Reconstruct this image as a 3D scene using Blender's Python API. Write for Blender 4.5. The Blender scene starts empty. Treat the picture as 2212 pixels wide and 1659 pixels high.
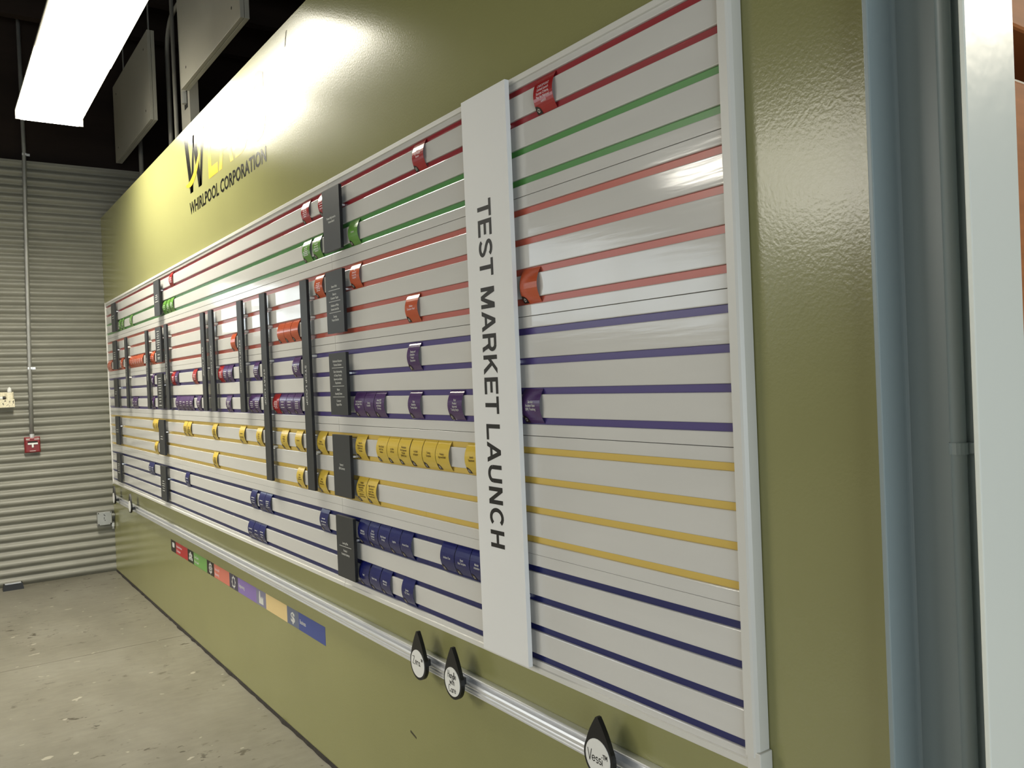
import bpy, bmesh, math, random
from mathutils import Matrix, Vector

random.seed(7)
SC = bpy.context.scene
COL = SC.collection
PI = math.pi

# ------------------------------------------------------------------ camera
cam_d = bpy.data.cameras.new('camera')
cam = bpy.data.objects.new('camera', cam_d)
COL.objects.link(cam)
cam_d.sensor_fit = 'HORIZONTAL'
cam_d.sensor_width = 36.0
cam_d.lens = 36.0 * 1804.62 / 2212.0
cam_d.clip_start = 0.05
RR = ((0.5721347, 0.8191012, -0.0416545), (-0.0162375, -0.0394659, -0.9990890), (-0.8199989, 0.5722899, -0.0092797))
M = Matrix.Identity(4)
for i in range(3):
    M[i][0] = RR[0][i]; M[i][1] = -RR[1][i]; M[i][2] = -RR[2][i]
M.translation = (1.0659, -1.2872, 1.5577)
cam.matrix_world = M
SC.camera = cam

# ------------------------------------------------------------------ world, lights, exposure
W = bpy.data.worlds.new('world'); SC.world = W; W.use_nodes = True
W.node_tree.nodes['Background'].inputs[0].default_value = (0.85, 0.93, 1.0, 1)
W.node_tree.nodes['Background'].inputs[1].default_value = 0.05
SC.view_settings.view_transform = 'Standard'
SC.view_settings.look = 'None'
SC.view_settings.exposure = 0.0
SC.view_settings.gamma = 1.0
SC.view_settings.use_curve_mapping = False

LAMP_EMIT = (24.0, 4.0)     # the two diffusers of the strip lamp by the wall
WINDOW_EMIT = (4.5, 2.6)    # daylit panes of the two windows in the corrugated wall

def area(name, loc, aim, sx, sy, watts, color):
    d = bpy.data.lights.new(name, 'AREA'); d.shape = 'RECTANGLE'; d.size = sx; d.size_y = sy
    d.energy = watts; d.color = color
    o = bpy.data.objects.new(name, d); COL.objects.link(o)
    o.location = loc
    o.rotation_euler = Vector(aim).to_track_quat('-Z', 'Y').to_euler()
    return o
# further rows of the hall's hanging strip lamps; the farthest is an added fill
area('lamp_row', (-3.6, -4.9, 3.45), (0, 0, -1), 2.4, 0.35, 120, (1.0, 0.95, 0.83))
area('lamp_row', (-4.6, -7.4, 3.45), (0, 0, -1), 2.4, 0.35, 330, (1.0, 0.96, 0.87))
area('lamp_row', (-0.5, -9.8, 3.45), (0, 0, -1), 4.8, 0.35, 360, (1.0, 0.97, 0.90))  # unseen far row, added to brighten the board and lower wall
# downward throw of the visible strip lamp, just under its two diffusers
for x, w in ((-4.72, 42), (-3.50, 34)):
    area('strip_lamp_throw', (x, -.5425, 3.396), (0, 0, -1), 1.2, 0.34, w, (1.0, 0.95, 0.80)).data.spread = math.radians(150)
area('lamp_row', (2.1, 3.4, 3.42), (0, 0, -1), 1.6, 0.35, 90, (1.0, 0.90, 0.70))
# daylight through the big door at the near end of the hall
area('door_daylight', (6.3, -2.6, 1.2), (-1, 0, 0), 5.0, 2.2, 240, (0.86, 0.95, 1.0))

# ------------------------------------------------------------------ helpers
def srgb(r, g, b):
    f = lambda c: (c/255/12.92) if c/255 <= .04045 else ((c/255+.055)/1.055)**2.4
    return (f(r), f(g), f(b), 1.0)

def mat(name, color, rough=.5, metal=0.0, spec=.5, noise=None, bump=None, emit=None, coat=0.0):
    m = bpy.data.materials.new(name); m.use_nodes = True
    nt = m.node_tree; b = nt.nodes['Principled BSDF']
    b.inputs['Base Color'].default_value = color
    b.inputs['Roughness'].default_value = rough
    b.inputs['Metallic'].default_value = metal
    b.inputs['Specular IOR Level'].default_value = spec
    b.inputs['Coat Weight'].default_value = coat
    if emit:
        b.inputs['Emission Color'].default_value = emit[0]
        b.inputs['Emission Strength'].default_value = emit[1]
    co = nt.nodes.new('ShaderNodeNewGeometry')
    def ntex(scale, detail, stretch):
        mp = nt.nodes.new('ShaderNodeMapping'); mp.inputs['Scale'].default_value = stretch
        nt.links.new(co.outputs['Position'], mp.inputs['Vector'])
        t = nt.nodes.new('ShaderNodeTexNoise'); t.inputs['Scale'].default_value = scale
        t.inputs['Detail'].default_value = detail
        nt.links.new(mp.outputs['Vector'], t.inputs['Vector'])
        return t
    if noise:   # (scale, amount, stretch)
        t = ntex(noise[0], 5, noise[2] if len(noise) > 2 else (1, 1, 1))
        mr = nt.nodes.new('ShaderNodeMapRange')
        mr.inputs['From Min'].default_value = .3; mr.inputs['From Max'].default_value = .7
        mr.inputs['To Min'].default_value = 1 - noise[1]; mr.inputs['To Max'].default_value = 1 + noise[1]
        nt.links.new(t.outputs['Fac'], mr.inputs['Value'])
        mx = nt.nodes.new('ShaderNodeVectorMath'); mx.operation = 'SCALE'
        mx.inputs[0].default_value = color[:3]
        nt.links.new(mr.outputs['Result'], mx.inputs['Scale'])
        nt.links.new(mx.outputs['Vector'], b.inputs['Base Color'])
    if bump:    # (scale, strength, distance, stretch)
        t = ntex(bump[0], 2, bump[3] if len(bump) > 3 else (1, 1, 1))
        bp = nt.nodes.new('ShaderNodeBump'); bp.inputs['Strength'].default_value = bump[1]
        bp.inputs['Distance'].default_value = bump[2]
        nt.links.new(t.outputs['Fac'], bp.inputs['Height'])
        nt.links.new(bp.outputs['Normal'], b.inputs['Normal'])
    return m

class MB:
    """collects shapes into one mesh"""
    def __init__(s): s.v = []; s.f = []
    def add(s, vs, fs):
        n = len(s.v); s.v += [tuple(p) for p in vs]; s.f += [tuple(i+n for i in q) for q in fs]; return s
    def box(s, x0, x1, y0, y1, z0, z1, c=0.0):
        if c <= 0:
            vs = [(x, y, z) for x in (x0, x1) for y in (y0, y1) for z in (z0, z1)]
            return s.add(vs, [(0, 1, 3, 2), (4, 6, 7, 5), (0, 4, 5, 1), (2, 3, 7, 6), (0, 2, 6, 4), (1, 5, 7, 3)])
        bm = bmesh.new(); bmesh.ops.create_cube(bm, size=1)
        for v in bm.verts:
            v.co = ((x0+x1)/2 + v.co.x*(x1-x0), (y0+y1)/2 + v.co.y*(y1-y0), (z0+z1)/2 + v.co.z*(z1-z0))
        bmesh.ops.bevel(bm, geom=bm.edges[:], offset=c, segments=2, profile=.5, affect='EDGES')
        bm.verts.index_update()
        s.add([v.co.copy() for v in bm.verts], [[v.index for v in f.verts] for f in bm.faces]); bm.free()
        return s
    def extrude_x(s, prof, x0, x1, closed=True):
        """prof: list of (y, z); extruded along x with end caps"""
        n = len(prof)
        vs = [(x0, y, z) for y, z in prof] + [(x1, y, z) for y, z in prof]
        fs = [(i, (i+1) % n, n+(i+1) % n, n+i) for i in range(n if closed else n-1)]
        if closed: fs += [tuple(range(n))[::-1], tuple(range(n, 2*n))]
        return s.add(vs, fs)
    def tube(s, pts, r, n=10, caps=True):
        pts = [Vector(p) for p in pts]; rings = []
        up = None
        for i, p in enumerate(pts):
            t = (pts[min(i+1, len(pts)-1)] - pts[max(i-1, 0)]).normalized()
            if up is None:
                up = Vector((1, 0, 0)) if abs(t.x) < .9 else Vector((0, 1, 0))
            a = (up - t*up.dot(t)).normalized(); up = a; bb = t.cross(a)
            rings.append([p + (a*math.cos(q)+bb*math.sin(q))*r for q in [2*PI*k/n for k in range(n)]])
        vs = [v for ring in rings for v in ring]; fs = []
        for i in range(len(pts)-1):
            for k in range(n):
                fs.append((i*n+k, i*n+(k+1) % n, (i+1)*n+(k+1) % n, (i+1)*n+k))
        if caps: fs += [tuple(range(n))[::-1], tuple(range((len(pts)-1)*n, len(pts)*n))]
        return s.add(vs, fs)
    def prism(s, poly, y0, y1):
        """poly: list of (x, z), extruded from y0 (front) to y1 (back)"""
        n = len(poly)
        vs = [(x, y0, z) for x, z in poly] + [(x, y1, z) for x, z in poly]
        fs = [tuple(range(n)), tuple(range(n, 2*n))[::-1]] + [(i, n+i, n+(i+1) % n, (i+1) % n) for i in range(n)]
        return s.add(vs, fs)
    def lathe(s, prof, cx, cy, cz, n=16):
        """prof: (radius, z)"""
        vs = [(cx+r*math.cos(2*PI*k/n), cy+r*math.sin(2*PI*k/n), cz+z) for r, z in prof for k in range(n)]
        fs = [(i*n+k, i*n+(k+1) % n, (i+1)*n+(k+1) % n, (i+1)*n+k) for i in range(len(prof)-1) for k in range(n)]
        fs += [tuple(range(n))[::-1], tuple(range((len(prof)-1)*n, len(prof)*n))]
        return s.add(vs, fs)
    def build(s, name, m, parent=None, smooth=False, kind=None):
        me = bpy.data.meshes.new(name); me.from_pydata(s.v, [], s.f); me.validate()
        bm = bmesh.new(); bm.from_mesh(me); bmesh.ops.recalc_face_normals(bm, faces=bm.faces[:]); bm.to_mesh(me); bm.free()
        if smooth:
            for p in me.polygons: p.use_smooth = True
        me.materials.append(m)
        o = bpy.data.objects.new(name, me); COL.objects.link(o)
        if parent: attach(o, parent)
        if kind: o['kind'] = kind
        return o

def attach(o, parent):
    """parent without moving: parts are modelled in world space"""
    o.parent = parent
    o.matrix_parent_inverse = PW[parent.name].inverted() if parent.name in PW else Matrix.Identity(4)
PW = {}

def thing(name, loc, label, cat, group=None):
    o = bpy.data.objects.new(name, None); COL.objects.link(o); o.location = loc
    o.empty_display_size = .05
    PW[o.name] = Matrix.Translation(loc)
    o['label'] = label; o['category'] = cat
    if group: o['group'] = group
    return o
def tag(o, label, cat, group=None):
    o['label'] = label; o['category'] = cat
    if group: o['group'] = group
    return o
def structure(name, loc=(0, 0, 0)):
    o = bpy.data.objects.new(name, None); COL.objects.link(o); o.location = loc
    PW[o.name] = Matrix.Translation(loc); o['kind'] = 'structure'; return o

# text: all font outlines are meshed in one go, then cut flat, cached
CARDS = [
    (0, -0.579, -0.504, 'red', 'CHECKPOINT|Limited Launch|Success Criteria,|Plan for National|Launch', 'large glossy red card just right of the tall white sign board'),
    (0, -1.209, -1.139, 'red', 'Ready|for Product|Review|', 'red card alone on the top row between dark placard and white sign'),
    (0, -1.968, -1.904, 'red', '#4', 'red card half hidden behind the topmost dark placard at mid board'),
    (0, -2.152, -2.064, 'red', '#5', 'red card left of the mid board placards on the top row'),
    (0, -4.422, -4.314, 'red', '#5', 'small red card on the top row near the far end'),
    (2, -1.705, -1.627, 'green', '|Concept|', 'green card just right of the topmost mid board placard'),
    (2, -2.042, -1.964, 'green', '#4', 'green card touching the left side of the topmost mid board placard'),
    (2, -2.153, -2.072, 'green', '#5', 'green card second from the left side of the topmost mid board placard'),
    (2, -4.409, -4.319, 'green', '#4', 'pale green card, rightmost of three beside the far top placard'),
    (2, -4.507, -4.413, 'green', '#4', 'pale green card, middle of three beside the far top placard'),
    (2, -4.615, -4.513, 'green', '#3', 'pale green card, nearest the far top placard of three'),
    (2, -5.685, -5.592, 'green', '#3', 'single narrow pale green card near the corrugated wall'),
    (2, -6.022, -5.914, 'green', '#3', 'dim green card, right one of a pair by the farthest top placard'),
    (2, -6.158, -6.029, 'green', '#3', 'dim green card, left one of a pair by the farthest top placard'),
    (4, -1.707, -1.627, 'orange', 'Risk|Assessment|Project Plan|Complete|', 'orange card just right of the second mid board placard'),
    (4, -2.054, -1.961, 'orange', '#5', 'orange card squeezed between dark loop bar and second placard'),
    (6, -0.669, -0.597, 'orange', '', 'plain orange card just right of the white sign'),
    (6, -1.300, -1.217, 'orange', 'Validate|Consumer Need', 'orange card midway between second placard and white sign'),
    (6, -2.318, -2.237, 'orange', '', 'plain orange card, rightmost of three by the nearest stop bar'),
    (6, -2.402, -2.322, 'orange', '', 'plain orange card, middle of three between the two nearest bars'),
    (6, -2.486, -2.405, 'orange', '', 'plain orange card, leftmost of three between the two nearest bars'),
    (6, -3.167, -3.095, 'orange', '', 'plain orange card tucked against the second stop bar'),
    (8, -1.298, -1.222, 'purple', 'Testing and|Evaluation|Project|Dependent', 'purple card alone on the first purple row before the white sign'),
    (8, -2.325, -2.240, 'purple', '#5', 'purple card touching the nearest stop bar on the first purple row'),
    (8, -2.829, -2.763, 'purple', '#4', 'pale purple card touching the nearest start bar'),
    (8, -3.246, -3.167, 'purple', '#4', 'shiny purple card, right end of a red and purple trio'),
    (8, -3.327, -3.250, 'purple', '#4', 'shiny purple card in the middle of a red and purple trio'),
    (8, -3.415, -3.330, 'red', '#5', 'red card at the left end of a red and purple trio'),
    (8, -3.940, -3.853, 'red', '#4', 'red card by the third stop bar on the first purple row'),
    (8, -4.357, -4.282, 'purple', '#4', 'narrow purple card stuck beside a red one near the third start bar'),
    (8, -4.456, -4.363, 'red', '#5', 'red card just right of the farthest loop pair start bar'),
    (8, -5.051, -4.951, 'purple', '#5', 'dark purple card by the far placards on the first purple row'),
    (10, -0.684, -0.606, 'purple', 'Service|Incident Rate|(SIR) Tracking', 'large purple card just right of the white sign'),
    (10, -1.057, -0.978, 'purple', 'Final|Product|Approval|Testing Begins', 'purple card nearest the left edge of the white sign'),
    (10, -1.305, -1.226, 'purple', 'Final|Reliability|Testing Begins', 'purple card in the middle of the third purple row'),
    (10, -1.552, -1.476, 'purple', 'Ready QSF|Review GSIR|and Release|Drawings', 'purple card, rightmost of three next to the third placard'),
    (10, -1.632, -1.556, 'purple', 'Tooling|Complete', 'purple card, middle of three next to the third placard'),
    (10, -1.717, -1.635, 'purple', 'Final Component|and Lifetest Work|Begins', 'purple card touching the third placard'),
    (10, -2.327, -2.248, 'purple', '#4', 'shiny purple card, rightmost of three by the nearest stop bar'),
    (10, -2.413, -2.331, 'purple', '#3', 'shiny purple card, middle of three by the nearest stop bar'),
    (10, -2.498, -2.416, 'purple', '#3', 'shiny purple card just right of a red one between the nearest bars'),
    (10, -2.585, -2.502, 'red', '#5', 'red card between the nearest start bar and three purple cards'),
    (10, -2.838, -2.768, 'purple', '#4', 'pale purple card touching the left side of the nearest start bar'),
    (10, -2.917, -2.841, 'purple', '#4', 'dark purple card, left of the pair by the nearest start bar'),
    (10, -3.293, -3.213, 'purple', '#5', 'purple card alone between the second start and stop bars'),
    (10, -3.869, -3.790, 'purple', '#4', 'purple card tucked against the third stop bar'),
    (10, -4.036, -3.953, 'purple', '#3', 'purple card, fifth and last in the far row of five'),
    (10, -4.115, -4.038, 'purple', '#3', 'purple card, fourth in the far row of five'),
    (10, -4.195, -4.117, 'purple', '#2', 'purple card, third in the far row of five'),
    (10, -4.281, -4.197, 'purple', '#3', 'purple card, second in the far row of five'),
    (10, -4.369, -4.283, 'purple', '#2', 'purple card, first in the far row of five'),
    (10, -5.067, -4.966, 'purple', '#4', 'dark purple card beside the far third placard'),
    (10, -5.612, -5.530, 'purple', '#2', 'small purple card, right of a pair between the farthest bars'),
    (10, -5.700, -5.617, 'purple', '#2', 'small purple card, left of a pair between the farthest bars'),
    (12, -0.974, -0.900, 'yellow', 'Launch|Equipment', 'yellow card half hidden by the left edge of the white sign'),
    (12, -1.141, -1.064, 'yellow', 'Product|Approval Build', 'yellow card, sixth and rightmost of the row of six'),
    (12, -1.224, -1.144, 'yellow', 'Tooling|Complete', 'yellow card, fifth of the row of six'),
    (12, -1.304, -1.228, 'yellow', '1st Build|at Supplier', 'yellow card, fourth of the row of six'),
    (12, -1.388, -1.310, 'yellow', 'Production|Part Approval|Process|(PPAP) Start', 'yellow card, third of the row of six'),
    (12, -1.468, -1.391, 'yellow', '1st Parts|Off Tool', 'yellow card, second of the row of six'),
    (12, -1.550, -1.471, 'yellow', 'Non-Critical|Path Tool|Release', 'yellow card, first of the row of six'),
    (12, -1.725, -1.639, 'yellow', 'Design for|Manufacturing|(DFM) Work|Complete', 'yellow card beside the fourth mid board placard on the upper row'),
    (12, -2.082, -2.002, 'yellow', 'Release|Critical Tooling', 'yellow card between the nearest stop bar and fourth placard, upper row'),
    (12, -2.325, -2.251, 'yellow', '|Equipment|', 'shiny yellow card tucked against the nearest stop bar, upper row'),
    (12, -2.498, -2.418, 'yellow', 'Concept|Feasibility|Done', 'shiny yellow card between the nearest start and stop bars'),
    (12, -2.831, -2.756, 'yellow', 'Capital|Review|Done', 'shiny yellow card touching the left side of the nearest start bar'),
    (12, -3.113, -3.013, 'yellow', '#2', 'shiny yellow card below the second stop bar'),
    (12, -3.592, -3.496, 'yellow', '#5', 'pale yellow card below the second start bar, upper row'),
    (12, -4.114, -4.029, 'yellow', '#5', 'yellow card, right of a pair on the upper far row'),
    (12, -4.202, -4.118, 'yellow', '#5', 'yellow card, left of a pair on the upper far row'),
    (12, -4.960, -4.886, 'yellow', '#4', 'yellow card by the far fourth placard, upper row, right of two'),
    (12, -5.039, -4.964, 'yellow', '#4', 'yellow card by the far fourth placard, upper row, left of two'),
    (14, -1.643, -1.566, 'yellow', 'Begin Search for|External and|Supplier Sites|Manufacturing|Process Control', 'yellow card, right of a pair on the lower row beside the fourth placard'),
    (14, -1.726, -1.647, 'yellow', 'Deadline|Executive Review|Responsibility|in Quality|———|Start Initial|Control Process', 'yellow card, left of a pair on the lower row beside the fourth placard'),
    (14, -2.092, -2.010, 'yellow', 'Final|Packaging|Requirements', 'yellow card between the nearest stop bar and fourth placard, lower row'),
    (14, -2.325, -2.253, 'yellow', 'Define|Logistics|Requirement', 'shiny yellow card tucked against the nearest stop bar, lower row'),
    (14, -3.597, -3.505, 'yellow', '#5', 'pale yellow card alone on the lower far row'),
    (14, -5.045, -4.932, 'yellow', '#5', 'small yellow card by the far fourth placard, lower row'),
    (16, -0.971, -0.895, 'blue', 'Market|Activation', 'dark blue card half hidden by the left edge of the white sign'),
    (16, -1.054, -0.974, 'blue', 'Smart|App Complete', 'dark blue card second from the white sign on the upper blue row'),
    (16, -1.139, -1.058, 'blue', 'In-Store Test', 'dark blue card third from the white sign on the upper blue row'),
    (16, -1.401, -1.325, 'blue', 'Account Setup', 'dark blue card, fifth and rightmost of the row of five'),
    (16, -1.481, -1.405, 'blue', 'Logistics', 'dark blue card, fourth of the row of five'),
    (16, -1.565, -1.485, 'blue', 'Final Channel|Strategy', 'dark blue card, third of the row of five'),
    (16, -1.645, -1.570, 'blue', 'Set Up|Consumer|Feedback|Process', 'dark blue card, second of the row of five'),
    (16, -1.732, -1.650, 'blue', 'Marketing|Plan Kickoff', 'dark blue card, first of the row of five'),
    (16, -2.092, -2.010, 'blue', '#3', 'shiny blue card left of the lowest mid board placard'),
    (16, -2.753, -2.675, 'blue', '#4', 'shiny blue card, rightmost of three left of mid board, upper row'),
    (16, -2.843, -2.757, 'blue', '#2', 'shiny blue card, middle of three left of mid board, upper row'),
    (16, -2.960, -2.881, 'blue', '#3', 'shiny blue card set apart, leftmost of three on the upper row'),
    (16, -4.221, -4.127, 'blue', '#2', 'narrow blue card right of the far lowest placard'),
    (16, -5.147, -5.072, 'blue', '#3', 'blue card left of the far lowest placard, right of two'),
    (16, -5.226, -5.152, 'blue', '#3', 'blue card left of the far lowest placard, left of two'),
    (18, -1.405, -1.326, 'blue', 'Service|CSC Setup', 'dark blue card alone on the lower blue row'),
    (18, -1.563, -1.489, 'blue', 'Marketing|Materials', 'dark blue card, right of three on the lower blue row'),
    (18, -1.651, -1.568, 'blue', 'Dealer Setup', 'dark blue card, middle of three on the lower blue row'),
    (18, -1.736, -1.656, 'blue', 'Legal', 'dark blue card, left of three on the lower blue row'),
    (18, -2.851, -2.773, 'blue', '#3', 'shiny blue card, right of three on the lower row far left'),
    (18, -2.936, -2.853, 'blue', '#2', 'shiny blue card, middle of three on the lower row far left'),
    (18, -3.021, -2.939, 'blue', '#2', 'shiny blue card, left of three on the lower row far left'),
    (6, -5.801, -5.723, 'orange', '#4', 'orange card, first from the left of seven packed between the farthest bars'),
    (6, -5.720, -5.643, 'orange', '#4', 'orange card, second from the left of seven packed between the farthest bars'),
    (6, -5.641, -5.566, 'orange', '#4', 'orange card, third from the left of seven packed between the farthest bars'),
    (6, -5.564, -5.490, 'orange', '#4', 'orange card, fourth from the left of seven packed between the farthest bars'),
    (6, -5.488, -5.416, 'orange', '#4', 'orange card, fifth from the left of seven packed between the farthest bars'),
    (6, -5.413, -5.343, 'orange', '#4', 'orange card, sixth from the left of seven packed between the farthest bars'),
    (6, -5.341, -5.271, 'orange', '#4', 'orange card, seventh from the left of seven packed between the farthest bars'),
    (6, -6.109, -6.019, 'orange', '#3', 'thin orange card left of the farthest start bar'),
    (6, -5.053, -4.983, 'orange', '#3', 'orange card, left of two beside the far second placard'),
    (6, -4.980, -4.912, 'orange', '#3', 'orange card, right of two beside the far second placard'),
    (6, -6.699, -6.610, 'orange', '#3', 'faded orange card at the very left end of the board'),
    (6, -6.606, -6.522, 'orange', '#3', 'faded orange card, second from the left end of the board'),
]

FONT = {}
def bake_fonts(reqs):
    objs = []
    for key in sorted(set(reqs)):
        body, bold = key
        c = bpy.data.curves.new('font', 'FONT'); c.body = body; c.size = 1.0; c.resolution_u = 3 if len(body) < 12 and bold else 2
        c.fill_mode = 'FRONT'; c.offset = bold
        o = bpy.data.objects.new('font', c); COL.objects.link(o); objs.append((key, o, c))
    bpy.context.view_layer.update()
    dg = bpy.context.evaluated_depsgraph_get()
    for key, o, c in objs:
        ev = o.evaluated_get(dg); me = ev.to_mesh()
        vs = [tuple(v.co) for v in me.vertices]; fs = [tuple(p.vertices) for p in me.polygons]
        ev.to_mesh_clear()
        xs = [v[0] for v in vs]; ys = [v[1] for v in vs]
        FONT[key] = (vs, fs, min(xs), max(xs))
    for key, o, c in objs:
        bpy.data.objects.remove(o); bpy.data.curves.remove(c)
def text2d(body, bold, height, width=None, maxw=None):
    """vertices in 2-D: centred on x, baseline at 0, cap height = height"""
    vs, fs, a, b = FONT[(body, bold)]
    ky = height/0.73; kx = ky*.8
    if width: kx = width/(b-a)
    elif maxw and kx*(b-a) > maxw: kx = maxw/(b-a)
    return [((x-(a+b)/2)*kx, y*ky) for x, y, z in vs], fs

def bars2d(w, h, seed):
    """a line of print too small to read: a few short strokes"""
    r = random.Random(seed); vs = []; fs = []; x = -w/2
    while x < w/2-.006:
        l = min(r.uniform(.012, .026), w/2-x); n = len(vs)
        vs += [(x, 0), (x+l, 0), (x+l, h), (x, h)]; fs.append((n, n+1, n+2, n+3)); x += l+.003
    return vs, fs

# ------------------------------------------------------------------ materials
m_olive = mat('olive_wall_paint', (0.272, 0.268, 0.112, 1), .2, spec=.5, noise=(1.3, .04), bump=(130, .13, .0022))
m_slat = mat('warm_white_laminate', (0.63, 0.62, 0.595, 1), .10, spec=.55, noise=(3.0, .02, (1, 1, 6)), bump=(26, .05, .003, (.25, 1, 3)))
m_trim = mat('white_plastic_trim', (0.66, 0.65, 0.61, 1), .35, spec=.4)
m_sign = mat('satin_white_board', (0.78, 0.78, 0.77, 1), .6, spec=.25)
m_ink = mat('black_print', srgb(38, 36, 34), .5, spec=.3)
m_dark = mat('charcoal_laminate', srgb(58, 59, 60), .45, spec=.35, noise=(6, .05))
m_edge = mat('black_edge', srgb(22, 22, 24), .45, spec=.3)
m_white_print = mat('white_print', srgb(205, 205, 200), .5, spec=.3)
m_pale_print = mat('pale_print', srgb(225, 200, 205), .5, spec=.3)
m_brown_print = mat('brown_print', srgb(70, 48, 14), .5, spec=.3)
CARD_COL = dict(red=srgb(158, 34, 36), green=srgb(96, 146, 62), orange=srgb(190, 86, 52), purple=srgb(76, 50, 98), yellow=srgb(212, 182, 74), blue=srgb(22, 27, 92))
m_card = {k: mat('glossy_%s_card' % k, c, .22, spec=.55) for k, c in CARD_COL.items()}
INS_COL = dict(red=srgb(146, 36, 44), green=srgb(80, 142, 72), orange=srgb(186, 92, 76), purple=srgb(78, 66, 126), yellow=srgb(212, 182, 92), blue=srgb(22, 29, 92))
m_ins = {k: mat('%s_slot_strip' % k, c, .28, spec=.5) for k, c in INS_COL.items()}
m_badge = mat('badge_black', srgb(40, 26, 22), .35, spec=.4)
m_icon = mat('badge_icon', srgb(190, 185, 175), .4)
m_alu = mat('satin_aluminium', (0.84, 0.85, 0.87, 1), .30, metal=.55)
m_galv = mat('galvanised_steel', (0.36, 0.36, 0.34, 1), .42, metal=.5, noise=(9, .12))
m_siding = mat('grey_painted_siding', srgb(130, 129, 118), .42, spec=.5, noise=(5, .10, (1, .6, 1.5)), bump=(30, .08, .002))
m_conc = None
m_floor_gap = mat('dark_joint_filler', srgb(40, 36, 30), .9, noise=(60, .4))
m_redbox = mat('red_alarm_enamel', srgb(122, 16, 18), .35, spec=.5)
m_white = mat('white_enamel', (0.78, 0.78, 0.75, 1), .4)
m_cream = mat('speckled_cream_plastic', srgb(226, 218, 190), .5, noise=(90, .16))
m_black = mat('black_plastic', srgb(22, 22, 22), .38, spec=.4)
m_brown = mat('dark_stained_timber', srgb(36, 28, 24), .8, spec=.2, noise=(4, .35, (1, .2, 1)))
m_brick = mat('dark_brown_brick', srgb(70, 46, 36), .9, spec=.2, noise=(7, .3))  # dark brown brick, tone varied at random
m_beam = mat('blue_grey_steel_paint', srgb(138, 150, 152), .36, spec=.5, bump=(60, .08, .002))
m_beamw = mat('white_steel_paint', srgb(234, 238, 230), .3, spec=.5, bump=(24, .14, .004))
m_wood = mat('orange_brown_wood', srgb(176, 108, 58), .55, noise=(6, .18, (.3, .3, 6)))
m_woodd = mat('dark_red_brown_wood', srgb(96, 58, 32), .6, noise=(6, .2, (.3, .3, 6)))
m_box = mat('grey_sheet_metal', srgb(150, 147, 136), .45, spec=.4, noise=(3, .06))
m_pipe = mat('grey_painted_pipe', srgb(158, 155, 146), .4, spec=.5)
m_lens = [mat('lamp_diffuser', (0.9, 0.9, 0.85, 1), .5, emit=((1.0, 0.95, 0.80, 1), e)) for e in LAMP_EMIT]
m_pane = [mat('daylit_pane', (0.5, 0.55, 0.6, 1), .1, emit=((0.82, 0.92, 1.0, 1), e)) for e in WINDOW_EMIT]
m_hole = mat('bolt_hole_black', srgb(20, 19, 17), .8)

def concrete():
    m = bpy.data.materials.new('worn_concrete'); m.use_nodes = True
    nt = m.node_tree; b = nt.nodes['Principled BSDF']; N = nt.nodes.new; L = nt.links.new
    g = N('ShaderNodeNewGeometry')
    def noise(scale, detail, st=(1, 1, 1), rough=.6):
        mp = N('ShaderNodeMapping'); mp.inputs['Scale'].default_value = st
        L(g.outputs['Position'], mp.inputs['Vector'])
        t = N('ShaderNodeTexNoise'); t.inputs['Scale'].default_value = scale; t.inputs['Detail'].default_value = detail
        t.inputs['Roughness'].default_value = rough
        L(mp.outputs['Vector'], t.inputs['Vector']); return t
    def ramp(src, stops):
        r = N('ShaderNodeValToRGB'); e = r.color_ramp.elements
        e[0].position, e[0].color = stops[0]; e[1].position, e[1].color = stops[-1]
        for p, c in stops[1:-1]:
            q = e.new(p); q.color = c
        L(src, r.inputs['Fac']); return r
    base = ramp(noise(1.1, 6, (1, 1.6, 1)).outputs['Fac'], [(.3, srgb(114, 110, 97)), (.52, srgb(128, 124, 111)), (.75, srgb(140, 137, 125))])
    grain = ramp(noise(24, 6, (1, .35, 1)).outputs['Fac'], [(.35, (.90, .90, .90, 1)), (.65, (1.04, 1.04, 1.04, 1))])
    mx = N('ShaderNodeMixRGB'); mx.blend_type = 'MULTIPLY'; mx.inputs['Fac'].default_value = 1
    L(base.outputs['Color'], mx.inputs['Color1']); L(grain.outputs['Color'], mx.inputs['Color2'])
    # dark scuffs in loose clusters
    spot = ramp(noise(17, 3, (1, .55, 1), .7).outputs['Fac'], [(.355, (1, 1, 1, 1)), (.395, (0, 0, 0, 1))])
    clus = ramp(noise(1.7, 2).outputs['Fac'], [(.42, (0, 0, 0, 1)), (.6, (1, 1, 1, 1))])
    mul = N('ShaderNodeMath'); mul.operation = 'MULTIPLY'
    L(spot.outputs['Color'], mul.inputs[0]); L(clus.outputs['Color'], mul.inputs[1])
    m2 = N('ShaderNodeMixRGB'); m2.inputs['Color2'].default_value = srgb(66, 60, 48)
    L(mul.outputs['Value'], m2.inputs['Fac']); L(mx.outputs['Color'], m2.inputs['Color1'])
    # pale flecks of old paint
    fl = ramp(noise(13, 2, (1, .8, 1)).outputs['Fac'], [(.69, (0, 0, 0, 1)), (.71, (.8, .8, .8, 1))])
    m3 = N('ShaderNodeMixRGB'); m3.inputs['Color2'].default_value = srgb(176, 171, 155)
    L(fl.outputs['Color'], m3.inputs['Fac']); L(m2.outputs['Color'], m3.inputs['Color1'])
    L(m3.outputs['Color'], b.inputs['Base Color'])
    b.inputs['Roughness'].default_value = .36; b.inputs['Specular IOR Level'].default_value = .6
    bp = N('ShaderNodeBump'); bp.inputs['Strength'].default_value = .12; bp.inputs['Distance'].default_value = .004
    L(grain.outputs['Color'], bp.inputs['Height']); L(bp.outputs['Normal'], b.inputs['Normal'])
    return m
m_conc = concrete()

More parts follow.
